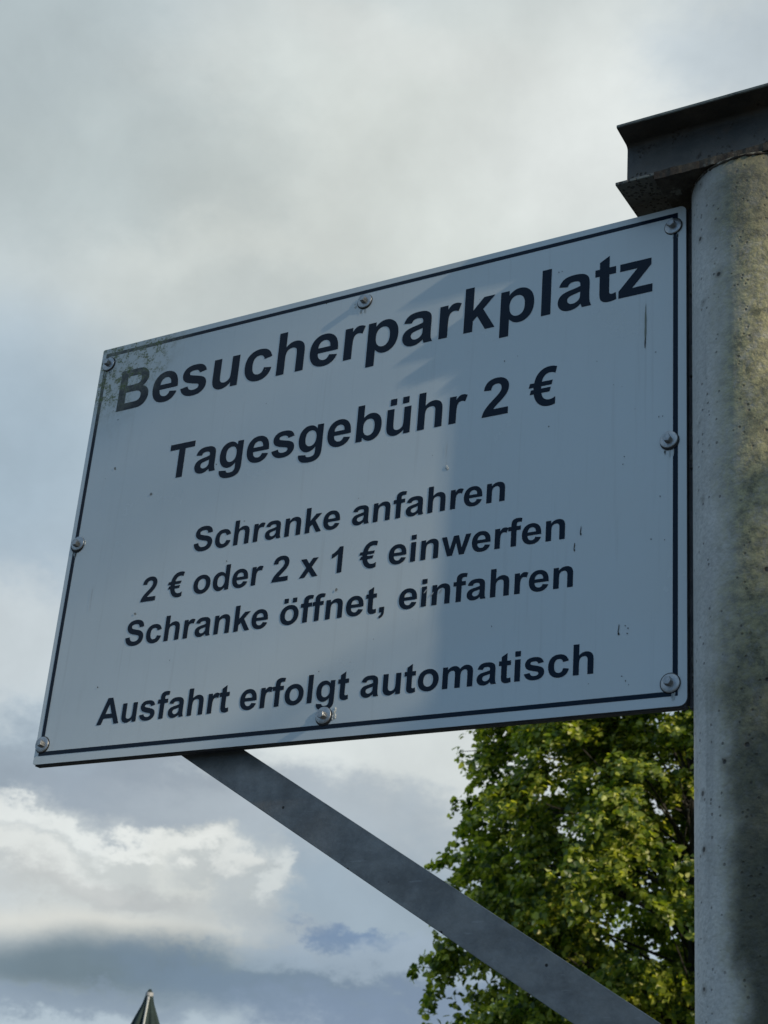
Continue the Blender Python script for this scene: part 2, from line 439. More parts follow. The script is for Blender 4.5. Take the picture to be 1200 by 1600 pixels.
# ------------------------------------------------------------------ the round post
PX, PY, PR = 1.175, 0.0219, 0.0959
post = tag(empty('round_post', (PX, PY, 0)), 'thick round grey post stained green with algae, right of the sign', 'post')
bm = bmesh.new()
rnd = random.Random(3)
NZ, NA = 90, 96
rings = []
TOPZ = GZ + 0.7570
for i in range(NZ + 1):
    z = TOPZ * i / NZ
    rings.append([bm.verts.new((PR * math.sin(2 * PI * k / NA), -PR * math.cos(2 * PI * k / NA), z)) for k in range(NA)])
for a, b in zip(rings, rings[1:]):
    for k in range(NA):
        bm.faces.new((a[k], a[(k + 1) % NA], b[(k + 1) % NA], b[k]))
bm.faces.new(rings[-1])
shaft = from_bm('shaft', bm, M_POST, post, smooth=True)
bm = bmesh.new(); bm_box(bm, (-0.16, -0.16, 0.004), (0.16, 0.16, 0.024), 0.003)
from_bm('base_plate', bm, M_FRAME, post)
# head plate with a ragged, rusty edge
bm = bmesh.new()
pl = []
def wob(q, amp):
    return amp * (math.sin(q * 90 + 1.0) * 0.5 + math.sin(q * 231 + 2.0) * 0.3 + math.sin(q * 517) * 0.2)
x0, x1, y0, y1 = 1.050 - PX, 1.30 - PX, -0.0685 - PY, 0.12 - PY
for k in range(60):
    pl.append((x0 + (x1 - x0) * k / 60, y0 + wob(x0 + (x1 - x0) * k / 60, 0.0011)))
for k in range(30):
    pl.append((x1, y0 + (y1 - y0) * k / 30))
for k in range(30):
    pl.append((x1 + (x0 - x1) * k / 30, y1))
for k in range(30):
    pl.append((x0 + rnd.uniform(-0.001, 0.001), y1 + (y0 - y1) * k / 30))
lo = [bm.verts.new((x, y, TOPZ + wob(x + 3, 0.0009))) for x, y in pl]
hi = [bm.verts.new((x, y, TOPZ + 0.0130 + wob(x + 5, 0.0003))) for x, y in pl]
bm.faces.new(lo[::-1]); bm.faces.new(hi)
for i in range(len(pl)):
    j = (i + 1) % len(pl); bm.faces.new((lo[i], lo[j], hi[j], hi[i]))
from_bm('head_plate', bm, M_RUST, post)
# weld bead round the head
bm = bmesh.new()
pts = []
for k in range(121):
    a = 2 * PI * k / 120
    rr = PR - 0.0005 + rnd.uniform(-0.0010, 0.0010)
    pts.append((rr * math.sin(a), -rr * math.cos(a), TOPZ - 0.003 + rnd.uniform(-0.001, 0.001)))
tube(bm, pts, [0.0020 + rnd.uniform(-0.0010, 0.0014) for _ in pts], 6, False)
from_bm('weld_bead', bm, M_RUST, post, smooth=True)

# ------------------------------------------------------------------ I-beam on the post
BZ0 = GZ + 0.7704
BY0, BY1 = -0.0612, 0.0300
BH = 0.1075
yc = (BY0 + BY1) / 2; hw = (BY1 - BY0) / 2
def ibeam_profile():
    lip, root, tw, R_ = 0.0052, 0.0092, 0.0026, 0.008
    pts = []
    def q(sy, sz):                       # quarter outline from lip to web
        out = []
        z = BH / 2
        out.append((sy * (hw - 0.0008), sz * z))
        out.append((sy * hw, sz * (z - 0.001)))
        out.append((sy * hw, sz * (z - lip + 0.001)))
        out.append((sy * (hw - 0.0012), sz * (z - lip - 0.0002)))
        ye = tw + R_
        ze = z - root
        out.append((sy * ye, sz * ze))
        for k in range(1, 6):
            a = k / 6 * PI / 2
            out.append((sy * (tw + R_ * (1 - math.sin(a))), sz * (ze - R_ * (1 - math.cos(a)) * 1.1)))
        out.append((sy * tw, sz * (ze - R_ * 1.1)))
        return out
    pts += q(-1, 1); pts += q(-1, -1)[::-1]; pts += q(1, -1); pts += q(1, 1)[::-1]
    return pts
beam = None
bm = bmesh.new()
prof = ibeam_profile()
xs = [0.9885, 0.9897] + list(np.linspace(1.0, 2.9, 160))
rr = []
for i, x in enumerate(xs):
    ring = []
    for (y, z) in prof:
        k = 0.9985 if i == 0 else 1.0
        w = 0.0004 * math.sin(x * 37 + z * 80) + rnd.uniform(-0.00012, 0.00012)
        ring.append(bm.verts.new((x - 0.9885, y * k + w, z * k + BH / 2 + w * 0.6)))
    rr.append(ring)
n = len(prof)
for a, b in zip(rr, rr[1:]):
    for k in range(n):
        bm.faces.new((a[k], b[k], b[(k + 1) % n], a[(k + 1) % n]))
bm.faces.new(rr[0]); bm.faces.new(rr[-1][::-1])
beam = from_bm('steel_beam', bm, M_BEAM, None, (0.9885, yc, BZ0))
tag(beam, 'dark rusty steel I-beam resting on top of the round post at upper right', 'beam')

# ------------------------------------------------------------------ the bracket that carries the sign
brk = tag(empty('sign_bracket', (PX - PR, PY, GZ)), 'dark steel frame and long slanting grey brace holding the sign from the post', 'bracket')
bx_, by_, bz_ = PX - PR, PY, GZ
def bpart(name, fn, mat, **kw):
    bm = bmesh.new(); fn(bm)
    return from_bm(name, bm, mat, brk, (-bx_, -by_, 0), **kw)
def angle_x(z0, up):     # angle iron along X: upright leg against the panel, other leg going back
    def f(bm):
        a, b = (z0, z0 + 0.026) if up else (z0 - 0.026, z0)
        bm_box(bm, (0.002, 0.0005, a), (1.071, 0.0040, b), 0.0006)
        c0, c1 = (z0, z0 + 0.0035) if up else (z0 - 0.0035, z0)
        bm_box(bm, (0.0022, 0.0043, c0 + 0.0001), (1.0708, 0.0115, c1 - 0.0001), 0.0006)
    return f
bpart('frame_bar', angle_x(-0.0018, True), M_FRAME)
bpart('frame_bar', angle_x(0.7485, False), M_FRAME)
bpart('frame_bar', lambda bm: bm_box(bm, (0.0015, 0.0046, 0.003), (0.0275, 0.009, 0.744), 0.0006), M_FRAME)
def right_bar(bm):
    bm_box(bm, (1.050, 0.0046, 0.003), (1.0725, 0.010, 0.744), 0.0006)
    bm_box(bm, (1.0727, 0.006, -0.002), (1.0830, 0.030, 0.749), 0.001)
bpart('frame_bar', right_bar, M_FRAME)
# weld beads between frame and post
for (z0, z1) in ((0.02, 0.09), (0.33, 0.42), (0.47, 0.52), (0.60, 0.73)):
    bm = bmesh.new()
    m_ = int((z1 - z0) / 0.004)
    pts = [(1.0800 + rnd.uniform(-0.001, 0.001), 0.004 + rnd.uniform(-0.001, 0.001), z0 + (z1 - z0) * k / m_) for k in range(m_ + 1)]
    tube(bm, pts, [0.0022 + rnd.uniform(-0.0007, 0.0013) for _ in pts], 6)
    from_bm('weld_bead', bm, M_BEAM, brk, (-bx_, -by_, 0), smooth=True)

# brace: flat bar in a plane just behind the panel
def brace(bm):
    ya, yb = 0.0215, 0.0290
    def zu(x): return 0.0061 + -0.5879 * (x - 0.3786)
    def zl(x): return 0.0059 + -0.5863 * (x - 0.2650)
    xa, xb = 0.235, 1.092
    pts = [(xa, zl(xa)), (xb, zl(xb)), (xb, zu(xb)), (xa + 0.07, zu(xa + 0.07))]
    prism(bm, pts, 'Y', ya, yb)
    bmesh.ops.bevel(bm, geom=bm.edges[:], offset=0.0009, segments=2, affect='EDGES')
o = bpart('brace', brace, M_BRACE)

# ------------------------------------------------------------------ the sign
sign = tag(empty('parking_sign', (0, 0, GZ)), 'large grey-white parking fee sign with dark blue German lettering, bolted beside the post', 'sign')
def rounded(x0, z0, x1, z1, rs, n=6):
    """rs = radii for BL, BR, TR, TL"""
    out = []
    for (cx, cz, r, a0) in ((x0, z0, rs[0], PI), (x1, z0, rs[1], 1.5 * PI), (x1, z1, rs[2], 0), (x0, z1, rs[3], 0.5 * PI)):
        px = cx + (r if cx == x0 else -r); pz = cz + (r if cz == z0 else -r)
        for k in range(n + 1):
            a = a0 + PI / 2 * k / n
            out.append((px + r * math.cos(a), pz + r * math.sin(a)))
    return out
bm = bmesh.new()
prism(bm, rounded(0, 0, SW, SH, (0.003, 0.011, 0.009, 0.003)), 'Y', -0.003, 0.0)
for v in bm.verts: pass
pan = from_bm('panel', bm, M_PANEL, sign)
pan.data.materials.append(M_EDGE)
for p_ in pan.data.polygons:
    if abs(p_.normal.y) < 0.5: p_.material_index = 1
# border line: a closed ring
bm = bmesh.new()
out = rounded(0.0085, 0.0135, 1.0615, 0.7400, (0.001,) * 4, 2)
inn = rounded(0.0155, 0.0200, 1.0545, 0.7335, (0.001,) * 4, 2)
def flat_ring(bm, A, B, y):
    a = [bm.verts.new((x, y, z)) for x, z in A]; b = [bm.verts.new((x, y, z)) for x, z in B]
    for i in range(len(a)):
        j = (i + 1) % len(a); bm.faces.new((a[i], a[j], b[j], b[i]))
flat_ring(bm, out, inn, -0.0033)
o = from_bm('border_line', bm, M_TEXT, sign)

# --- glyph outlines: (advance, [contours]); a point 'q' prefix marks a control point of a quadratic curve
G = {}
def g(ch, adv, *cons):
    res = []
    for s in cons:
        pts = []
        for tok in s.split():
            off = tok[0] == 'q'
            x, y = tok.lstrip('q').split(',')
            pts.append((float(x), float(y), not off))
        res.append(pts)
    G[ch] = (adv, res)
def shift(s, dx):
    return ' '.join(('q' if t[0] == 'q' else '') + '%g,%s' % (float(t.lstrip('q').split(',')[0]) + dx, t.split(',')[1]) for t in s.split())
g(' ', 569)
g('l', 569, '147,0 147,1466 428,1466 428,0')
DOT = '147,1206 147,1466 428,1466 428,1206'
g('i', 569, DOT, '147,0 147,1062 428,1062 428,0')
g('T', 1251, '479,0 479,1218 44,1218 44,1466 1209,1466 1209,1218 775,1218 775,0')
g('h', 1251, '428,1466 428,927 q564,1086 753,1086 q850,1086 q1006,1014 q1085,902 q1114,766 1114,623 1114,0 833,0 833,561 q833,728 q801,818 q720,871 659,871 q589,871 q479,803 q428,666 428,532 428,0 147,0 147,1466')
g('n', 1251, '1114,0 833,0 833,542 q833,714 q797,815 q716,871 659,871 q586,871 q470,791 q427,659 427,481 427,0 146,0 146,1062 407,1062 407,906 q546,1086 757,1086 q850,1086 q1004,1019 q1083,915 q1114,783 1114,660')
U = '846,0 846,159 q788,74 q599,-24 494,-24 q387,-24 q217,70 q141,240 141,390 141,1062 422,1062 422,574 q422,350 q453,249 q535,190 598,190 q670,190 q784,269 q826,386 826,614 826,1062 1107,1062 1107,0'
g('u', 1251, U)
g('\u00fc', 1251, U, '244,1206 244,1466 504,1466 504,1206', '743,1206 743,1466 1003,1466 1003,1206')
g('r', 797, '416,0 135,0 135,1062 396,1062 396,911 q463,1018 q570,1086 638,1086 q734,1086 823,1033 736,788 q665,834 604,834 q545,834 q463,769 q416,599 416,328')
g('e', 1139, '762,338 1042,291 q988,137 q755,-24 580,-24 q303,-24 170,157 q65,302 65,523 q65,787 q341,1086 552,1086 q789,1086 q1063,773 1057,450 353,450 q356,325 q486,186 583,186 q649,186 q739,258 762,338',
  '778,622 q775,744 q655,871 569,871 q477,871 417,804 q357,737 358,622')
g('c', 1139, '1073,748 796,698 q782,781 q683,865 604,865 q499,865 q374,720 374,550 q374,361 q501,205 608,205 q688,205 q790,296 811,407 1087,360 q1044,170 q800,-24 595,-24 q362,-24 q85,270 85,530 q85,793 q363,1086 600,1086 q794,1086 q1023,919 1073,748')
g('s', 1139, '48,303 330,346 q348,264 q458,179 557,179 q666,179 721,219 q758,247 758,294 q758,326 738,347 q717,367 644,384 q304,459 213,521 q87,607 87,760 q87,898 q305,1086 534,1086 q752,1086 858,1015 q964,944 1004,805 739,756 q722,818 q627,884 539,884 q428,884 380,853 q348,831 348,796 q348,766 376,745 q414,717 638.5,666 q863,615 952,541 q1040,466 1040,332 q1040,186 q796,-24 557,-24 q340,-24 q87,152 48,303')
g('a', 1139, '357,738 102,784 q145,938 q355,1086 562,1086 q750,1086 q934,997 q1009,860 1009,677 1006,349 q1006,209 q1033,76 1070,0 792,0 q781,28 765,83 q758,108 755,116 q683,46 q519,-24 426,-24 q262,-24 q73,154 73,290 q73,380 q159,521 q314,596 460,624 q657,661 733,693 733,721 q733,802 q653,871 542,871 q467,871 q383,812 357,738',
  '733,510 q679,492 562,467 q445,442 409,418 q354,379 354,319 q354,260 q442,174 510,174 q586,174 655,224 q706,262 722,317 q733,353 733,454')
g('p', 1251, '139,1062 401,1062 401,906 q452,986 q626,1086 732,1086 q917,1086 q1175,796 1175,537 q1175,271 q915,-24 730,-24 q642,-24 q499,46 420,131 420,-404 139,-404',
  '417,549 q417,370 q559,199 661,199 q759,199 q889,356 889,535 q889,702 q755,864 656,864 q553,864 q417,705 417,549')
g('b', 1251, '147,0 147,1466 428,1466 428,938 q558,1086 736,1086 q930,1086 q1184,805 1184,542 q1184,270 q925,-24 740,-24 q649,-24 q472,67 408,156 408,0',
  '426,554 q426,389 478,310 q551,198 672,198 q765,198 q896,357 896,528 q896,710 q764,871 661,871 q560,871 q426,714 426,554')
g('d', 1251, '1121,0 860,0 860,156 q795,65 q618,-24 528,-24 q345,-24 q84,271 84,535 q84,805 q338,1086 532,1086 q710,1086 840,938 840,1466 1121,1466',
  '371,554 q371,384 418,308 q486,198 608,198 q705,198 q841,363 841,527 q841,710 q709,871 606,871 q506,871 q371,712 371,554')
O1 = '82,546 q82,686 q220,948 q473,1086 629,1086 q870,1086 q1178,773 1178,534 q1178,293 q867,-24 631,-24 q485,-24 q220,108 q82,363 82,546'
O2 = '370,531 q370,373 q520,205 630,205 q740,205 q889,373 889,533 q889,689 q740,857 630,857 q520,857 q370,689 370,531'
g('o', 1251, O1, O2)
g('\u00f6', 1251, O1, O2, '250,1206 250,1466 510,1466 510,1206', '749,1206 749,1466 1009,1466 1009,1206')
g('g', 1251, '121,-70 442,-109 q450,-165 479,-186 q519,-216 605,-216 q715,-216 770,-183 q807,-161 826,-112 q839,-77 839,17 839,172 q713,0 521,0 q307,0 182,181 q84,324 84,537 q84,804 q341,1086 532,1086 q729,1086 857,913 857,1062 1120,1062 1120,109 q1120,-79 q1058,-265 q946,-371 q759,-431 616,-431 q346,-431 q120,-246 120,-104 q120,-90 121,-70',
  '372,553 q372,384 q503,227 599,227 q702,227 q844,388 844,546 q844,711 q708,871 604,871 q503,871 q372,714 372,553')
g('k', 1139, '137,0 137,1466 418,1466 418,688 747,1062 1093,1062 730,674 1119,0 816,0 549,477 418,340 418,0')
g('t', 682, '634,1062 634,838 442,838 442,410 q442,280 q453,237 q492,209 520,209 q559,209 633,236 657,18 q559,-24 435,-24 q359,-24 q237,27 q180,108 169,177 q160,226 160,375 160,838 31,838 31,1062 160,1062 160,1273 442,1437 442,1062')
g('z', 1024, '32,0 32,219 430,676 q528,788 575,835 q526,832 446,831 71,829 71,1062 964,1062 964,863 558,395 415,240 q532,247 560,247 995,247 995,0')
g('w', 1593, '351,0 15,1062 288,1062 487,366 670,1062 941,1062 1118,366 1321,1062 1598,1062 1257,0 987,0 804,683 624,0')
g('x', 1139, '12,0 395,547 28,1062 371,1062 559,770 757,1062 1087,1062 727,559 1120,0 775,0 559,329 341,0')
g('f', 682, '24,1062 180,1062 180,1142 q180,1276 q237,1408 q390,1491 507,1491 q627,1491 742,1455 704,1259 q637,1275 575,1275 q514,1275 q461,1218 461,1137 461,1062 671,1062 671,841 461,841 461,0 180,0 180,841 24,841')
g('m', 1821, '126,1062 385,1062 385,917 q524,1086 716,1086 q818,1086 q968,1002 1016,917 q1086,1002 q1248,1086 1340,1086 q1457,1086 q1619,991 1659,899 q1688,831 1688,679 1688,0 1407,0 1407,607 q1407,765 1378,811 q1339,871 1258,871 q1199,871 q1095,799 q1049,660 1049,510 1049,0 768,0 768,582 q768,737 q738,827 q675,871 621,871 q556,871 q452,801 q407,669 407,516 407,0 126,0')
g('B', 1479, '150,1466 736,1466 q910,1466 q1081,1437 q1216,1345 q1306,1192 1306,1097 q1306,994 q1195,822 1100,779 q1234,740 1306,646 q1378,552 1378,425 q1378,325 q1285,136 q1124,23 1006,10 q932,2 649,0 150,0',
  '446,1222 446,883 640,883 q813,883 855,888 q931,897 q1018,984 1018,1055 q1018,1123 q943,1208 869,1217 q825,1222 616,1222', '446,639 446,247 720,247 q880,247 923,256 q989,268 q1072,361 1072,439 q1072,505 q1008,597 q887,639 685,639')
g('S', 1366, '74,477 362,505 q388,360 q547,224 682,224 q825,224 q970,345 970,426 q970,478 q909,551 833,578 q781,596 596,642 q358,701 262,787 q127,908 127,1082 q127,1194 q254,1389 q493,1491 662,1491 q938,1491 q1217,1249 1224,1047 928,1034 q909,1147 q784,1246 659,1246 q530,1246 457,1193 q410,1159 410,1102 q410,1050 454,1013 q510,966 726,915 q942,864 q1149,755 q1266,566 1266,427 q1266,301 q1126,81 q870,-26 679,-26 q401,-26 q103,231 74,477')
g('A', 1479, '1471,0 1149,0 1021,333 435,333 314,0 0,0 571,1466 884,1466', '926,580 724,1124 526,580')
g('1', 1139, '806,0 525,0 525,1059 q371,915 162,846 162,1101 q272,1137 401,1237.5 q530,1338 578,1472 806,1472')
g('2', 1139, '1034,261 1034,0 49,0 q65,148 145,280.5 q225,413 461,632 q651,809 694,872 q752,959 752,1044 q752,1138 q651,1239 562,1239 q474,1239 q370,1133 362,1010 82,1038 q107,1270 239,1371 q371,1472 569,1472 q786,1472 q1034,1238 1034,1064 q1034,965 q963,786 886,688 q835,623 702,501 q569,379 533.5,339 q498,299 476,261')
g(',', 569, '139,281 420,281 420,80 q420,-42 q378,-183 q261,-295 171,-327 116,-211 q201,-183 237,-134 q273,-85 275,0 139,0')
g('\u20ac', 1139, '1096,1442 1042,1196 q950,1254 850,1254 q730,1254 650,1170 q575,1090 552,948 955,948 912,778 534,778 534,690 892,690 850,520 552,520 q572,372 650,296 q728,218 850,218 q960,218 1066,290 1066,24 q960,-26 826,-26 q600,-26 450,125 q305,270 268,520 118,520 160,690 252,690 252,778 72,778 114,948 270,948 q310,1206 460,1350 q610,1496 838,1496 q985,1496 1096,1442')

def flatten(con, n=5):
    """expand the implied on-curve points and sample the curves"""
    pts = []
    m = len(con)
    if con[0][:2] == con[-1][:2] and con[0][2] and con[-1][2]:
        con = con[:-1]; m -= 1
    full = []
    for i in range(m):
        a = con[i]; b = con[(i + 1) % m]
        full.append(a)
        if not a[2] and not b[2]:
            full.append(((a[0] + b[0]) / 2, (a[1] + b[1]) / 2, True))
    m = len(full)
    i = 0
    while i < m:
        a = full[i]
        if a[2]:
            pts.append(a[:2])
            b = full[(i + 1) % m]
            if not b[2]:
                c_ = full[(i + 2) % m]
                for k in range(1, n):
                    t = k / n
                    pts.append(tuple((1 - t) ** 2 * a[j] + 2 * t * (1 - t) * b[j] + t * t * c_[j] for j in (0, 1)))
        i += 1
    return pts
def text_width(s):
    return sum(G[ch][0] for ch in s)
def ink(s):
    l = min(p[0] for c_ in G[s[0]][1] for p in c_)
    r = text_width(s[:-1]) + max(p[0] for c_ in G[s[-1]][1] for p in c_)
    return l, r
def lettering(s, x0, x1, z, em, parent):
    """ink runs from x0 to x1 on the baseline z"""
    l, r = ink(s)
    k = em / 2048.0
    kx = (x1 - x0) / (r - l)
    pen = 0
    for word in s.split(' '):
        one_word(word, pen, x0 - l * kx, kx, z, k, parent)
        pen += text_width(word) + G[' '][0]
def one_word(s, pen, x0, kx, z, k, parent):
    l = 0
    cu = bpy.data.curves.new('lettering', 'CURVE'); cu.dimensions = '2D'; cu.fill_mode = 'BOTH'
    for ch in s:
        for con in G[ch][1]:
            pts = flatten(con)
            spl = cu.splines.new('POLY'); spl.points.add(len(pts) - 1)
            for i, (x, y) in enumerate(pts):
                spl.points[i].co = (x0 + (pen + x - l) * kx, z + y * k, 0, 1)
            spl.use_cyclic_u = True
        pen += G[ch][0]
    tmp = bpy.data.objects.new('tmp', cu); COL.objects.link(tmp)
    dg = bpy.context.evaluated_depsgraph_get()
    me = bpy.data.meshes.new_from_object(tmp.evaluated_get(dg))
    bpy.data.objects.remove(tmp)
    me.transform(Matrix(((1, 0, 0, 0), (0, 0, -1, -0.0034), (0, 1, 0, 0), (0, 0, 0, 1))))
    me.name = 'lettering'; me.materials.clear()
    o = link('lettering', me, M_TEXT, parent)
    o['label'] = 'dark blue lettering reading \u201c%s\u201d' % s
    return o
lettering('Besucherparkplatz', 0.0520, 1.0235, 0.6168, 0.1100, sign)
lettering('Tagesgeb\u00fchr 2 \u20ac', 0.1854, 0.8794, 0.4650, 0.0875, sign)
lettering('Schranke anfahren', 0.2610, 0.8054, 0.3250, 0.0585, sign)
lettering('2 \u20ac oder 2 x 1 \u20ac einwerfen', 0.1690, 0.9000, 0.2520, 0.0585, sign)
lettering('Schranke \u00f6ffnet, einfahren', 0.1500, 0.9140, 0.1800, 0.0585, sign)
lettering('Ausfahrt erfolgt automatisch', 0.1177, 0.9466, 0.0543, 0.0595, sign)

# --- bolts with washers
def disc_profile(prof, n=32):
    bm = bmesh.new()
    rings = []
    for (r, d) in prof:
        if r < 1e-6:
            rings.append([bm.verts.new((0, d, 0))])
        else:
            rings.append([bm.verts.new((r * math.cos(2 * PI * k / n), d, r * math.sin(2 * PI * k / n))) for k in range(n)])
    for a, b in zip(rings, rings[1:]):
        for k in range(n):
            if len(b) == 1: bm.faces.new((a[k], a[(k + 1) % n], b[0]))
            elif len(a) == 1: bm.faces.new((a[0], b[k], b[(k + 1) % n]))
            else: bm.faces.new((a[k], a[(k + 1) % n], b[(k + 1) % n], b[k]))
    return bm
def mesh_of(bm, name, mat, smooth):
    bmesh.ops.recalc_face_normals(bm, faces=bm.faces[:])
    me = bpy.data.meshes.new(name); bm.to_mesh(me); bm.free(); me.materials.append(mat)
    if smooth: me.polygons.foreach_set('use_smooth', [True] * len(me.polygons))
    return me
hexm = disc_profile([(0.0060, 0.0), (0.0060, -0.0072), (0.0052, -0.0080), (0.0, -0.0081)], 6)
wash = disc_profile([(0.0126, 0.0), (0.0128, -0.0005), (0.0125, -0.0012), (0.0118, -0.0015), (0.0080, -0.0021), (0.0066, -0.0022), (0.0, -0.0022)], 40)
gask = disc_profile([(0.0138, 0.0), (0.0139, -0.0008), (0.0132, -0.0014), (0.0, -0.0014)], 40)
me_hex = mesh_of(hexm, 'bolt', M_BOLT, False)
me_wash = mesh_of(wash, 'washer', M_ZINC, True)
me_gask = mesh_of(gask, 'gasket', M_RUBBER, True)
rnd = random.Random(8)
for (x, z, tilt) in ((0.0185, 0.7185, 3), (0.5394, 0.7194, 2), (1.0543, 0.7190, 5), (1.0493, 0.3740, 2), (1.0509, 0.0315, 2),
                     (0.5366, 0.0327, 3), (0.0142, 0.0321, 4), (0.0171, 0.3744, 2)):
    b = link('bolt', me_hex, None, sign, (x, -0.0064, z))
    b.rotation_euler = (math.radians(rnd.uniform(-tilt, tilt)), rnd.uniform(0, 1), math.radians(rnd.uniform(-tilt, tilt)))
    w = link('washer', me_wash, None, b, (rnd.uniform(-.0012, .0012), 0.0021, rnd.uniform(-.0012, .0012)))
    gk = link('gasket', me_gask, None, b, (0.0007, 0.0034, -0.0007))
# --- dried sealant lumps beside three bolts
ms = Mat('dried_sealant', (0.55, 0.56, 0.52), 0.3)
rnd = random.Random(5)
def lump(cx, cz, n, spread, name='sealant_blob'):
    bm = bmesh.new()
    for _ in range(n):
        r = rnd.uniform(0.0008, 0.0022)
        gg = bmesh.ops.create_icosphere(bm, subdivisions=2, radius=r)
        ox, oz = rnd.uniform(-1, 1) * spread[0], rnd.uniform(-1, 1) * spread[1]
        for v in gg['verts']:
            v.co = Vector((cx + ox + v.co.x, -0.0032 + v.co.y * 0.45, cz + oz + v.co.z * 1.5))
    o = from_bm(name, bm, ms.m, sign, smooth=True)
lump(0.5530, 0.0350, 12, (0.0025, 0.0075))
lump(0.0290, 0.3760, 7, (0.003, 0.006))
lump(0.7090, 0.3939, 5, (0.0015, 0.0018))
lump(0.5210, 0.7150, 3, (0.0015, 0.006))
# --- fly specks, scratches and drips on the face
SPECKS = [(0.4657, 0.7326, 0), (0.709, 0.3939, 1), (0.3693, 0.5687, 0), (0.1579, 0.4438, 1), (0.0714, 0.5058, 1), (0.2846, 0.4749, 0),
 (0.985, 0.3615, 0), (0.9833, 0.3501, 0), (1.0345, 0.413, 0), (1.04, 0.4129, 0), (1.0369, 0.293, 0), (0.9235, 0.261, 3), (0.9147, 0.2386, 3),
 (0.9807, 0.1109, 3), (0.994, 0.1111, 0), (0.9861, 0.0465, 0), (0.9915, 0.0399, 0), (0.9959, 0.0343, 0), (0.6882, 0.203, 2), (0.6989, 0.1967, 2),
 (0.712, 0.1999, 2), (0.4953, 0.2589, 0), (0.5369, 0.2248, 1), (0.1621, 0.2337, 1), (0.0645, 0.279, 4), (0.1092, 0.1168, 0), (0.7942, 0.5531, 0),
 (0.8822, 0.6863, 0), (1.0293, 0.5158, 0), (1.0138, 0.5629, 5), (0.706, 0.4227, 4), (1.0434, 0.2288, 0), (1.0247, 0.2325, 0), (0.7955, 0.1372, 0),
 (0.99, 0.115, 0), (0.993, 0.104, 0), (0.877, 0.686, 0), (0.33, 0.30, 0), (0.87, 0.43, 0), (0.615, 0.33, 0), (0.245, 0.147, 0), (0.06, 0.60, 0), (0.047, 0.62, 0)]
M_STAIN = Mat('runoff_stain', (0.40, 0.45, 0.45), 0.5).m
M_SP = [Mat('dark_speck', (0.03, 0.03, 0.028), 0.7).m, Mat('grey_speck', (0.22, 0.22, 0.20), 0.7).m,
        Mat('pale_scratch', (0.33, 0.35, 0.36), 0.5).m, Mat('pale_drip', (0.56, 0.58, 0.58), 0.4).m, Mat('green_drip', (0.17, 0.19, 0.15), 0.6).m]
bm = bmesh.new()
rnd = random.Random(11)
def blotch_poly(cx, cz, rx, rz, rotd, mi, n=9):
    vs = []
    for k in range(n):
        a = 2 * PI * k / n
        q = rnd.uniform(0.7, 1.2)
        x, z = rx * q * math.cos(a), rz * q * math.sin(a)
        ca, sa = math.cos(rotd), math.sin(rotd)
        vs.append(bm.verts.new((cx + x * ca - z * sa, -0.0038, cz + x * sa + z * ca)))
    f = bm.faces.new(vs); f.material_index = mi
for (x, z, k) in SPECKS:
    if k == 0: blotch_poly(x, z, rnd.uniform(.0005, .0012), rnd.uniform(.0006, .0014), 0, 0)
    elif k == 1: blotch_poly(x, z, .0022, .0026, rnd.uniform(0, 3), 1)
    elif k == 2: blotch_poly(x, z, .0042, .0010, 0.9, 2)
    elif k == 3: blotch_poly(x, z, .0008, .0068, -0.12, 0); blotch_poly(x + .0005, z - .006, .0011, .0018, 0, 0)
    elif k == 4: blotch_poly(x, z, .0005, .014, 0, 3, 14); blotch_poly(x + .001, z - .022, .0004, .008, 0, 3)
    elif k == 5:
        blotch_poly(x, z - .002, .0013, .034, 0.0, 4, 24); blotch_poly(x - .0003, z - .028, .0008, .010, 0, 0)
for (bx__, bz__) in ((0.5394, 0.7194), (1.0543, 0.719), (1.0493, 0.374), (1.0509, 0.0315), (0.0185, 0.7185), (0.0171, 0.3744)):
    for _ in range(4):
        blotch_poly(bx__ + rnd.uniform(-.007, .007), bz__ - 0.015 - rnd.uniform(0, .004), rnd.uniform(.0006, .0013), rnd.uniform(.003, .008), 0, 5, 12)
for _ in range(26):
    blotch_poly(rnd.uniform(0.05, 1.04), rnd.uniform(0.03, 0.70), rnd.uniform(.0003, .0008), rnd.uniform(.0003, .0012), rnd.uniform(0, 3), rnd.choice((0, 1, 1)), 6)
me = bpy.data.meshes.new('dirt_specks'); bm.normal_update(); bm.to_mesh(me); bm.free()
for m_ in M_SP + [M_STAIN]: me.materials.append(m_)
o = link('dirt_specks', me, None, sign); o['kind'] = 'stuff'

# ------------------------------------------------------------------ closed parasol in the distance
mcl = Mat('green_canvas', rough=0.85)
mcl.col(mcl.mix(mcl.rng(mcl.noise(14, 5), 0.3, 0.7), (0.008, 0.020, 0.018), (0.016, 0.034, 0.030)))
M_CANVAS = mcl.m
M_PALE = Mat('pale_rod', (0.40, 0.41, 0.37), 0.4).m
M_WOODP = Mat('pole_paint', (0.35, 0.35, 0.34), 0.45).m
PAX, PAY = -4.50, 6.0
PTOP = 2.845
par = tag(empty('closed_parasol', (PAX, PAY, 0)), 'furled dark green parasol with a pale rod, tip showing at lower left', 'parasol')
bm = bmesh.new()
NF = 10; NS = NF * 10
prof = [(PTOP, 0.007), (PTOP - 0.012, 0.014), (PTOP - 0.04, 0.024), (PTOP - 0.09, 0.038), (PTOP - 0.17, 0.074), (PTOP - 0.28, 0.120), (PTOP - 0.45, 0.150), (PTOP - 0.7, 0.165), (PTOP - 1.0, 0.15), (PTOP - 1.25, 0.13), (PTOP - 1.5, 0.16), (PTOP - 1.62, 0.17)]
rings = []
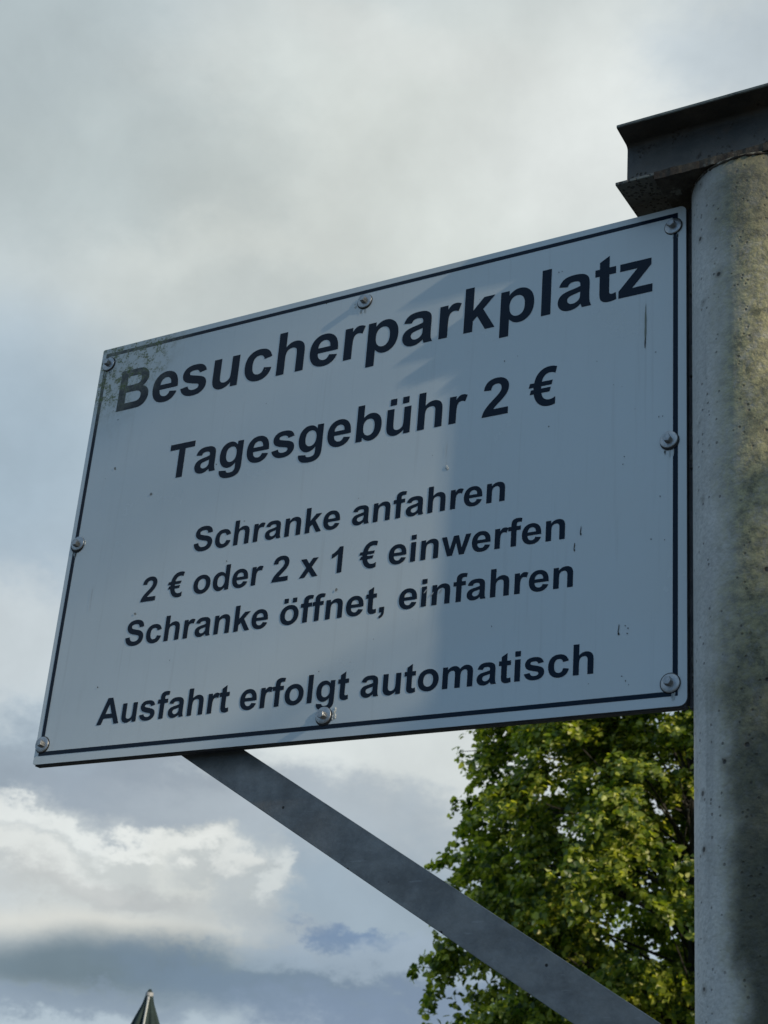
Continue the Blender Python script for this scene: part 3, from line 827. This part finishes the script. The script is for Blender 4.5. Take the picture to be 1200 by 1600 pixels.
for (z, r) in prof:
    t = min(1.0, (PTOP - z) / 0.5)
    ring = []
    for k in range(NS):
        a = 2 * PI * k / NS
        f = abs(math.sin(NF * a / 2 + 0.4 * t))
        q = r * (1 - 0.38 * min(1, t * 2.2) * (1 - f) ** 1.5)
        ring.append(bm.verts.new((q * math.cos(a), q * math.sin(a), z + 0.02 * math.sin(3 * a) * t)))
    rings.append(ring)
for a, b in zip(rings, rings[1:]):
    for k in range(NS):
        bm.faces.new((a[k], a[(k + 1) % NS], b[(k + 1) % NS], b[k]))
bm.faces.new(rings[0])
from_bm('canopy', bm, M_CANVAS, par, smooth=True)
bm = bmesh.new(); tube(bm, [(0, 0, 0.06), (0, 0, PTOP - 0.02)], [0.024, 0.024], 16)
from_bm('pole', bm, M_WOODP, par)
# rod lying on the folded canvas, facing the car park, with a small cap
fx, fy = 0.62, -0.78
def onp(z, side=-0.10):
    r = np.interp(PTOP - z, [PTOP - q[0] for q in prof], [q[1] for q in prof])
    r = r + 0.003
    ca = math.atan2(fy, fx) - 0.12
    return (r * math.cos(ca), r * math.sin(ca), z)
zs = [PTOP - 0.062, PTOP - 0.10, PTOP - 0.15, PTOP - 0.22, PTOP - 0.32, PTOP - 0.5, PTOP - 0.8, PTOP - 1.2]
bm = bmesh.new(); tube(bm, [onp(z) for z in zs], [0.0070] * len(zs), 10)
rod = from_bm('rod', bm, M_PALE, par, smooth=True)
bm = bmesh.new(); p0 = Vector(onp(PTOP - 0.062))
tube(bm, [p0 + Vector((0, 0, -0.012)), p0 + Vector((0, 0, 0.0)), p0 + Vector((0, 0, 0.012)), p0 + Vector((0, 0, 0.017))], [0.008, 0.009, 0.008, 0.004], 12)
from_bm('rod_cap', bm, M_WOODP, rod, smooth=True)
bm = bmesh.new(); tube(bm, [(0, 0, 0.004), (0, 0, 0.05), (0, 0, 0.075)], [0.30, 0.30, 0.06], 28)
from_bm('base', bm, M_FRAME, par)

# ------------------------------------------------------------------ lime trees
def leaf_mat():
    m = bpy.data.materials.new('lime_leaf'); m.use_nodes = True
    t = m.node_tree; t.nodes.clear()
    N = t.nodes.new
    at = N('ShaderNodeAttribute'); at.attribute_name = 'tint'
    rp = N('ShaderNodeValToRGB')
    el_ = rp.color_ramp.elements
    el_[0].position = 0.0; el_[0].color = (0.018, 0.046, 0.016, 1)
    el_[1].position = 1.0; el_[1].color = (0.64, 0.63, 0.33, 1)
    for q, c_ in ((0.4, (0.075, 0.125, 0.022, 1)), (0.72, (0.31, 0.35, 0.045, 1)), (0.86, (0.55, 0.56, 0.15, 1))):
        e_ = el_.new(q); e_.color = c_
    t.links.new(at.outputs['Fac'], rp.inputs[0])
    pb = N('ShaderNodeBsdfPrincipled'); pb.inputs['Roughness'].default_value = 0.42
    pb.inputs['Specular IOR Level'].default_value = 0.45
    t.links.new(rp.outputs[0], pb.inputs['Base Color'])
    tr = N('ShaderNodeBsdfTranslucent')
    hs = N('ShaderNodeMix'); hs.data_type = 'RGBA'; hs.blend_type = 'MULTIPLY'; hs.inputs[0].default_value = 1.0
    t.links.new(rp.outputs[0], hs.inputs[6]); hs.inputs[7].default_value = (1.9, 1.9, 0.6, 1)
    t.links.new(hs.outputs[2], tr.inputs[0])
    mx_ = N('ShaderNodeMixShader'); mx_.inputs[0].default_value = 0.45
    t.links.new(pb.outputs[0], mx_.inputs[1]); t.links.new(tr.outputs[0], mx_.inputs[2])
    o_ = N('ShaderNodeOutputMaterial'); t.links.new(mx_.outputs[0], o_.inputs[0])
    return m
M_LEAF = leaf_mat()
mk = Mat('lime_bark', rough=0.9)
mk.col(mk.mix(mk.rng(mk.noise(8, 6, 0.7, stretch=(3, 3, 0.5)), 0.3, 0.7), (0.025, 0.022, 0.018), (0.065, 0.06, 0.05)))
mk.bump(mk.noise(12, 6, 0.7, stretch=(4, 4, 0.4)), 0.02)
M_BARK = mk.m
# a heart-shaped leaf, folded along its midrib: tip along +x, normal +z
LV = np.array([(0, 0, 0), (0.35, 0.46, 0.08), (0.80, 0.30, 0.05), (1.12, 0.0, -0.10), (0.80, -0.30, 0.05), (0.35, -0.46, 0.08), (0.5, 0, -0.04), (0.06, 0.34, 0.04), (0.06, -0.34, 0.04)])
LF = np.array([(0, 6, 7), (7, 6, 1), (1, 6, 2), (2, 6, 3), (3, 6, 4), (4, 6, 5), (5, 6, 8), (8, 6, 0)])
def rand_dirs(rs, n):
    d = rs.normal(size=(n, 3)); return d / np.linalg.norm(d, axis=1)[:, None]
def leaf_frames(nor, rs):
    """random frame about the leaf normal; tips hang a little"""
    t = rand_dirs(rs, len(nor)); t[:, 2] -= 0.7
    t -= nor * (t * nor).sum(1)[:, None]
    t /= np.linalg.norm(t, axis=1)[:, None]
    b = np.cross(nor, t)
    return t, b
def leaves_mesh(name, pos, nor, size, tint, rs):
    t, b = leaf_frames(nor, rs)
    n = len(pos); k = len(LV)
    V = (pos[:, None, :] + size[:, None, None] * (LV[None, :, 0:1] * t[:, None, :] + LV[None, :, 1:2] * b[:, None, :] + LV[None, :, 2:3] * nor[:, None, :])).reshape(-1, 3)
    F = (LF[None] + (np.arange(n) * k)[:, None, None]).reshape(-1, 3)
    me = bpy.data.meshes.new(name)
    me.vertices.add(len(V)); me.vertices.foreach_set('co', V.ravel())
    me.loops.add(F.size); me.loops.foreach_set('vertex_index', F.ravel())
    me.polygons.add(len(F)); me.polygons.foreach_set('loop_start', np.arange(len(F)) * 3)
    me.polygons.foreach_set('loop_total', np.full(len(F), 3))
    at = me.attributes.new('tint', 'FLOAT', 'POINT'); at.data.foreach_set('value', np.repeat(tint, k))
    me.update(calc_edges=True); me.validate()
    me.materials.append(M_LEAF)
    return me
def lime_tree(loc, centre, radii, seed, n_clump, n_leaf, label, sprigs=(), singles=0, keep=None, lobe_n=0, lobe_leaf=(0.050, 0.088)):
    rs = np.random.RandomState(seed); rn = random.Random(seed)
    root = tag(empty('lime_tree', loc), label, 'tree')
    cen = np.array(centre, float)
    centres, sizes = [], []
    lobes = []
    tries = 0
    while lobe_n and len(lobes) < lobe_n and tries < 4000:
        tries += 1
        d = rand_dirs(rs, 1)[0]
        c_ = d * rs.uniform(0.55, 0.86)
        if all(np.linalg.norm(c_ - o_) > 0.36 for o_ in lobes): lobes.append(c_)
    while len(centres) < n_clump:
        if lobes and len(centres) < n_clump * 0.78:
            lb = lobes[len(centres) % len(lobes)]
            q_ = rand_dirs(rs, 1)[0] * rs.uniform(0.5, 1.0) * 0.24
            c_ = cen + (lb + q_) * np.array(radii)
            centres.append(c_); sizes.append(rs.uniform(0.26, 0.46))
            continue
        d = rand_dirs(rs, 1)[0]
        lump_ = 1 + 0.10 * math.sin(3.1 * d[0] * 2 + seed) + 0.08 * math.sin(7.0 * d[2] + 2.0 * d[1] * 3 + seed * 2)
        q = rs.uniform(0.62, 0.97) if rs.rand() < 0.8 else rs.uniform(0.2, 0.62)
        c_ = cen + d * np.array(radii) * q * lump_
        if keep is not None and not keep(c_): continue
        centres.append(c_); sizes.append(rs.uniform(0.34, 0.68))
    for s_ in sprigs:
        tip = np.array(s_[:3], float); inn_ = cen + (tip - cen) * 0.80
        for q_, z_ in ((0.35, 1.0), (0.7, 0.75), (1.0, 0.5)):
            centres.append(inn_ + (tip - inn_) * q_ + rs.normal(size=3) * 0.06); sizes.append(s_[3] * z_)
    P_, N_, S_, T_ = [], [], [], []
    for c_, s_ in zip(centres, sizes):
        m_ = int(n_leaf * (s_ / 0.5) ** 2)
        outw = (c_ - cen) / np.array(radii); outw /= max(1e-6, np.linalg.norm(outw))
        # a clump is made of a few hanging twigs
        nt = max(3, int(9 * s_ / 0.5))
        for _ in range(nt):
            d = rand_dirs(rs, 1)[0] + outw * 0.9; d /= np.linalg.norm(d)
            ln = s_ * rs.uniform(0.7, 1.25)
            kk = max(6, m_ // nt)
            u = rs.rand(kk) ** 0.8
            base = c_ + d * (u * ln)[:, None]
            base[:, 2] -= (u ** 2) * ln * 0.45
            base += rs.normal(size=(kk, 3)) * (0.075 * s_ / 0.5) * (1.15 - u)[:, None] + rs.normal(size=(kk, 3)) * 0.02
            nn = rand_dirs(rs, kk) * 0.85 + outw * 0.55 + np.array([0, 0, 0.8])
            nn /= np.linalg.norm(nn, axis=1)[:, None]
            P_.append(base); N_.append(nn)
            S_.append(rs.uniform(lobe_leaf[0], lobe_leaf[1], kk))
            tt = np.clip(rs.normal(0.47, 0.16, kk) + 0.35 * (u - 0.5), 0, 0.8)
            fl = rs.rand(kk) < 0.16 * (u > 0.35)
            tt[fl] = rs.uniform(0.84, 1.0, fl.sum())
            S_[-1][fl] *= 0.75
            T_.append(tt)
    Pp = np.concatenate(P_); Nn = np.concatenate(N_); Ss = np.concatenate(S_); Tt = np.concatenate(T_)
    Pp -= np.array(loc)
    trunk_top = np.array([cen[0], cen[1], cen[2] + radii[2] * 0.55]) - np.array(loc)
    if singles:
        # the leaves that show largest from the car park: their own objects, sharing four meshes
        eye = np.array([1.73, -1.81, 1.63]) - np.array(loc)
        dist = np.linalg.norm(Pp - eye, axis=1)
        vis = (Pp[:, 2] + loc[2] < 7.8) & (Pp[:, 2] + loc[2] > 3.8)
        score = Ss / dist - (~vis) * 1.0
        idx = np.argsort(-score)[:singles]
        mask = np.ones(len(Pp), bool); mask[idx] = False
        protos = []
        for tv in (0.3, 0.45, 0.6, 0.93):
            rs2 = np.random.RandomState(1)
            me = leaves_mesh('leaf', np.zeros((1, 3)), np.array([[0., 0, 1]]), np.ones(1), np.array([tv]), rs2)
            co = LV.copy(); me.vertices.foreach_set('co', co.ravel()); me.update()
            protos.append((tv, me))
        t, b = leaf_frames(Nn[idx], rs)
        for j, i in enumerate(idx):
            me = min(protos, key=lambda q: abs(q[0] - Tt[i]))[1]
            o = bpy.data.objects.new('leaf', me); COL.objects.link(o); o.parent = root
            m3 = Matrix((t[j], b[j], Nn[i])).transposed()
            o.matrix_local = Matrix.Translation(Pp[i]) @ m3.to_4x4() @ Matrix.Scale(Ss[i], 4)
        Pp, Nn, Ss, Tt = Pp[mask], Nn[mask], Ss[mask], Tt[mask]
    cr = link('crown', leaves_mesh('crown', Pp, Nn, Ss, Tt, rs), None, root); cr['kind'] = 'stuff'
    # trunk and limbs
    bm = bmesh.new()
    h = cen[2] - loc[2]
    tp = [(0, 0, -0.1), (0.04, 0, 0.5), (0.0, 0.05, 1.6), (0.05 + 0.3 * (trunk_top[0]), 0.3 * trunk_top[1], h * 0.7), tuple(trunk_top * np.array([0.9, 0.9, 0.9]))]
    tube(bm, tp, [0.34, 0.24, 0.20, 0.15, 0.04], 14)
    from_bm('trunk', bm, M_BARK, root, smooth=True)
    bm = bmesh.new()
    for c_, s_ in zip(centres[::7] + centres[len(centres) - 3 * len(sprigs):], sizes[::7] + sizes[len(centres) - 3 * len(sprigs):]):
        e_ = Vector(c_ - np.array(loc))
        hh = min(trunk_top[2] * 0.85, max(1.5, e_.z - rn.uniform(0.6, 1.8)))
        f_ = hh / trunk_top[2]
        st = Vector((trunk_top[0] * f_ * 0.8, trunk_top[1] * f_ * 0.8, hh))
        md = (st + e_) / 2 + Vector((rn.uniform(-.2, .2), rn.uniform(-.2, .2), rn.uniform(0.0, 0.35)))
        tube(bm, [st, md, e_], [0.022, 0.012, 0.004], 6)
    from_bm('branches', bm, M_BARK, root, smooth=True)
    return root
SPR = [(-8.25, 16.0, GZ + 2.45, 0.34), (-8.15, 16.0, GZ + 3.72, 0.26), (-7.85, 16.1, GZ + 4.55, 0.30), (-7.75, 16.0, GZ + 5.2, 0.26), (-7.6, 16.0, GZ + 1.9, 0.28), (-8.0, 16.2, GZ + 3.1, 0.34)]
lime_tree((-4.9, 16.6, 0), (-4.9, 16.6, GZ + 3.6), (3.15, 3.0, 3.9), 4, 820, 330,
          'leafy lime tree with pale blossom behind the slanting brace, right of centre', SPR, singles=290, lobe_n=44)

# two more limes stand towards the sun, outside the picture: their shade falls on the post and the sign
lime_tree((13.0, -1.6, 0), (13.0, -1.8, GZ + 10.72), (3.2, 3.0, 3.6), 9, 330, 230,
          'tall lime tree with a high crown, standing sunward of the post out of view',
          sprigs=[(9.0, -0.80, GZ + 4.62, 0.42), (8.6, -0.72, GZ + 4.40, 0.40)],  # low sprays added on the sun's path to shade the top of the post
          keep=lambda c: c[2] - GZ - 0.477 * (c[0] - 1.175) > 1.45, lobe_leaf=(0.08, 0.12))
lime_tree((6.2, -0.9, 0), (6.2, -0.8, GZ + 0.62), (1.5, 1.5, 2.0), 12, 150, 190,
          'young round lime tree beside the car park, sunward of the post out of view')
